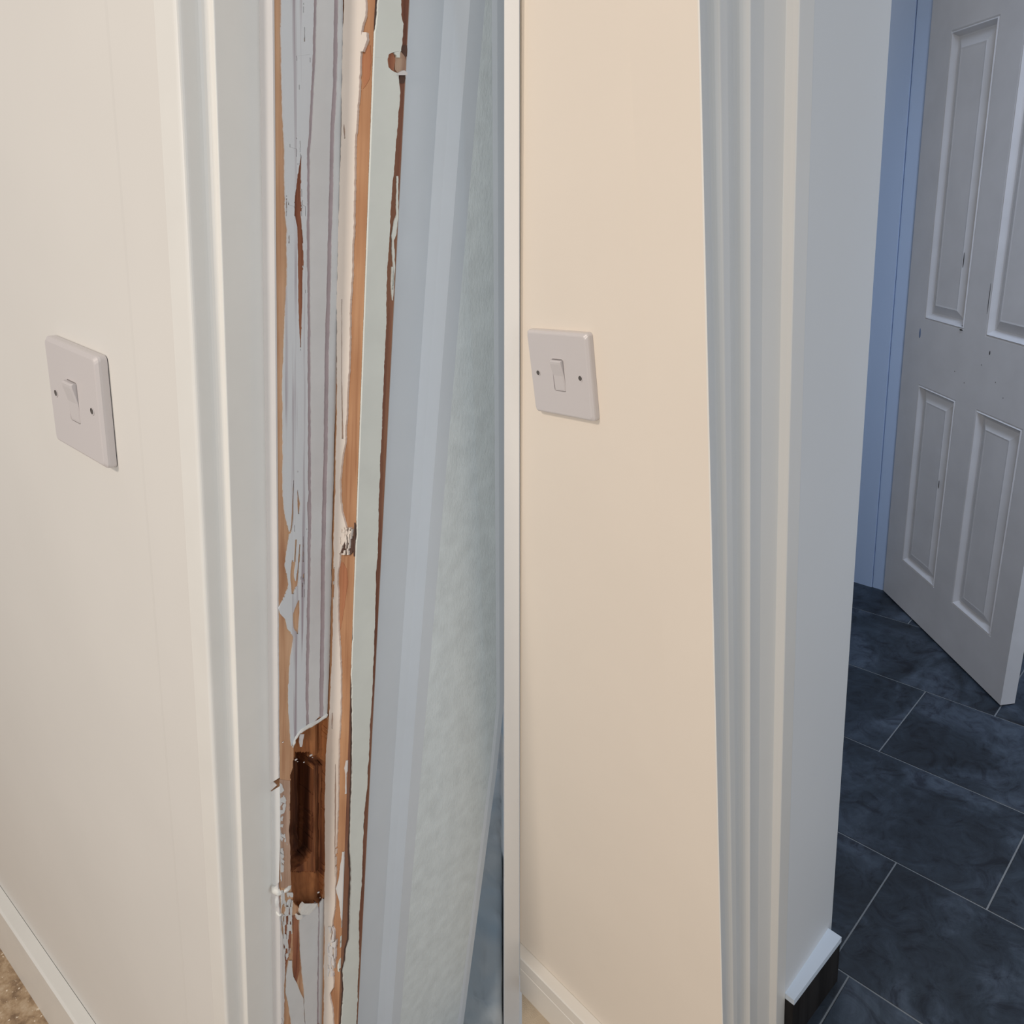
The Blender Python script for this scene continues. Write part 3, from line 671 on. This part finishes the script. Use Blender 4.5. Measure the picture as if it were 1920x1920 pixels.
# chips and smudges on the door
chip = paint('bare_chip', srgb(58, 56, 58), .8, .1, 50, 0); bluem = paint('blue_smudge', srgb(108, 128, 165), .5, .05, 50, 0)
def chipo(name, s0, s1, za, zb2, m, y=-.0004):
    V = []; n = 10
    for k in range(n):
        t_ = 2*math.pi*k/n; r = 1+.4*float(n1(k*1.3, 3))
        V.append(((s0+s1)/2+(s1-s0)/2*r*math.cos(t_), y, (za+zb2)/2+(zb2-za)/2*r*math.sin(t_)))
    V += [(x_, y+.0006, z_) for x_, _, z_ in V]
    Fs = [tuple(range(n)), tuple(range(2*n-1, n-1, -1))]+[(i, (i+1) % n, n+(i+1) % n, n+i) for i in range(n)]
    link(name, V, Fs, m, door)
chipo('paint_chip', .2345, .2375, .478, .502, chip, .0028); chipo('paint_chip', .2345, .2370, 1.085, 1.120, chip, .0028)
chipo('paint_chip', .258, .272, .930, .934, chip, -.0018); chipo('paint_chip', .262, .270, .9405, .9435, chip, .0005)
chipo('paint_chip', .384, .388, .892, .902, chip); chipo('paint_chip', .3565, .3585, .99, 1.06, chip)
chipo('smudge', .073, .081, .878, .905, bluem)
for a, b in ((.36, .86), (.30, .80), (.255, .82), (.42, .83), (.455, .80)): chipo('smudge', a, a+.002, b, b+.003, chip)
# a dim room beyond the far door
tag(box('wall_beyond', (-1.7, 4.2, 0), (.9, 4.3, 2.4), corridor, None, RR), 'plain wall in the dim room beyond the panelled door', 'wall', kind='structure')

# ================================================================== light switches
def rrect(w, h, r, n=6):
    out = []
    for cx, cy, a0 in ((w/2-r, h/2-r, 0), (-w/2+r, h/2-r, 90), (-w/2+r, -h/2+r, 180), (w/2-r, -h/2+r, 270)):
        for k in range(n+1):
            a = math.radians(a0+90*k/n); out.append((cx+r*math.cos(a), cy+r*math.sin(a)))
    return out
def make_switch(room, loc, rot):
    root = empty('light_switch', room, loc, rot)
    rings = [(.086, .086, .0035, 0), (.086, .086, .0035, -.0045), (.0852, .0852, .0035, -.0062), (.0815, .0815, .004, -.0082), (.0795, .0795, .004, -.0085)]
    n = 28; V = []; Fs = []
    for w, h, r, y in rings: V += [(a, y, b) for a, b in rrect(w, h, r)]
    for k in range(len(rings)-1):
        for i in range(n): j = (i+1) % n; Fs.append((k*n+i, k*n+j, (k+1)*n+j, (k+1)*n+i))
    # front with an opening round the rocker
    k = (len(rings)-1)*n; m0 = len(V)
    V += [(a, -.0085, b) for a, b in rrect(.0168, .0326, .0022)]; V += [(a, -.004, b) for a, b in rrect(.0168, .0326, .0022)]
    for i in range(n): j = (i+1) % n; Fs.append((k+i, k+j, m0+j, m0+i)); Fs.append((m0+i, m0+j, m0+n+j, m0+n+i))
    Fs.append(tuple(m0+n+i for i in range(n)))
    recalc(link('faceplate', V, Fs, plastic, root))
    # rocker: pivots at its middle, top edge standing out
    w, h = .0155, .0312; V = []; Fs = []
    secs = [(-h/2, -.0086), (-h/2+.0015, -.0089), (0, -.0098), (h/2-.0035, -.0128), (h/2-.0012, -.0131), (h/2, -.0118)]
    for z, y in secs:
        for x_, dy in ((-w/2, .0012), (-w/2+.0012, 0), (w/2-.0012, 0), (w/2, .0012)): V.append((x_, y+dy, z))
    for a in range(len(secs)-1):
        for i in range(3): Fs.append((a*4+i, a*4+i+1, a*4+4+i+1, a*4+4+i))
    nb0 = len(V)
    for z, y in secs: V += [(-w/2, -.0042, z), (w/2, -.0042, z)]
    for a in range(len(secs)-1):
        Fs.append((a*4, a*4+4, nb0+2*a+2, nb0+2*a)); Fs.append((a*4+3, nb0+2*a+1, nb0+2*a+3, a*4+7))
    L_ = len(secs)-1; Fs.append((L_*4, L_*4+1, L_*4+2, L_*4+3, nb0+2*L_+1, nb0+2*L_)); Fs.append((0, nb0, nb0+1, 3, 2, 1))
    recalc(link('rocker', V, Fs, plastic, root))
    for sx in (-.03015, .03015):
        V = []; Fs = []; n = 16
        for r, y in ((.0034, -.00852), (.0033, -.0090), (.0024, -.0090), (.0021, -.00865), (.0, -.00865)):
            V += [(sx+r*math.cos(2*math.pi*k/n), y, r*math.sin(2*math.pi*k/n)) for k in range(n)]
        for a in range(4):
            for i in range(n): j = (i+1) % n; Fs.append((a*n+i, a*n+j, (a+1)*n+j, (a+1)*n+i))
        mi = [0]*(2*n)+[1]*(2*n)
        s = recalc(link('screw', V, Fs, None, root, mats=[plastic, dark_hole], mi=mi))
        s['label'] = 'dark recessed screw head'
    return root
U = LK
s = make_switch(RL, (-.5965, yw-.0006, 1.2085-(1.38-1.21)), 0)
tag(s, 'white plastic light switch on the cream wall beside the damaged frame', 'light switch')
U = 1.0
s = make_switch(RR, (-.534, yr-.0002, 1.236), 0)
tag(s, 'white plastic light switch on the beige wall beside the freshly painted frame', 'light switch')
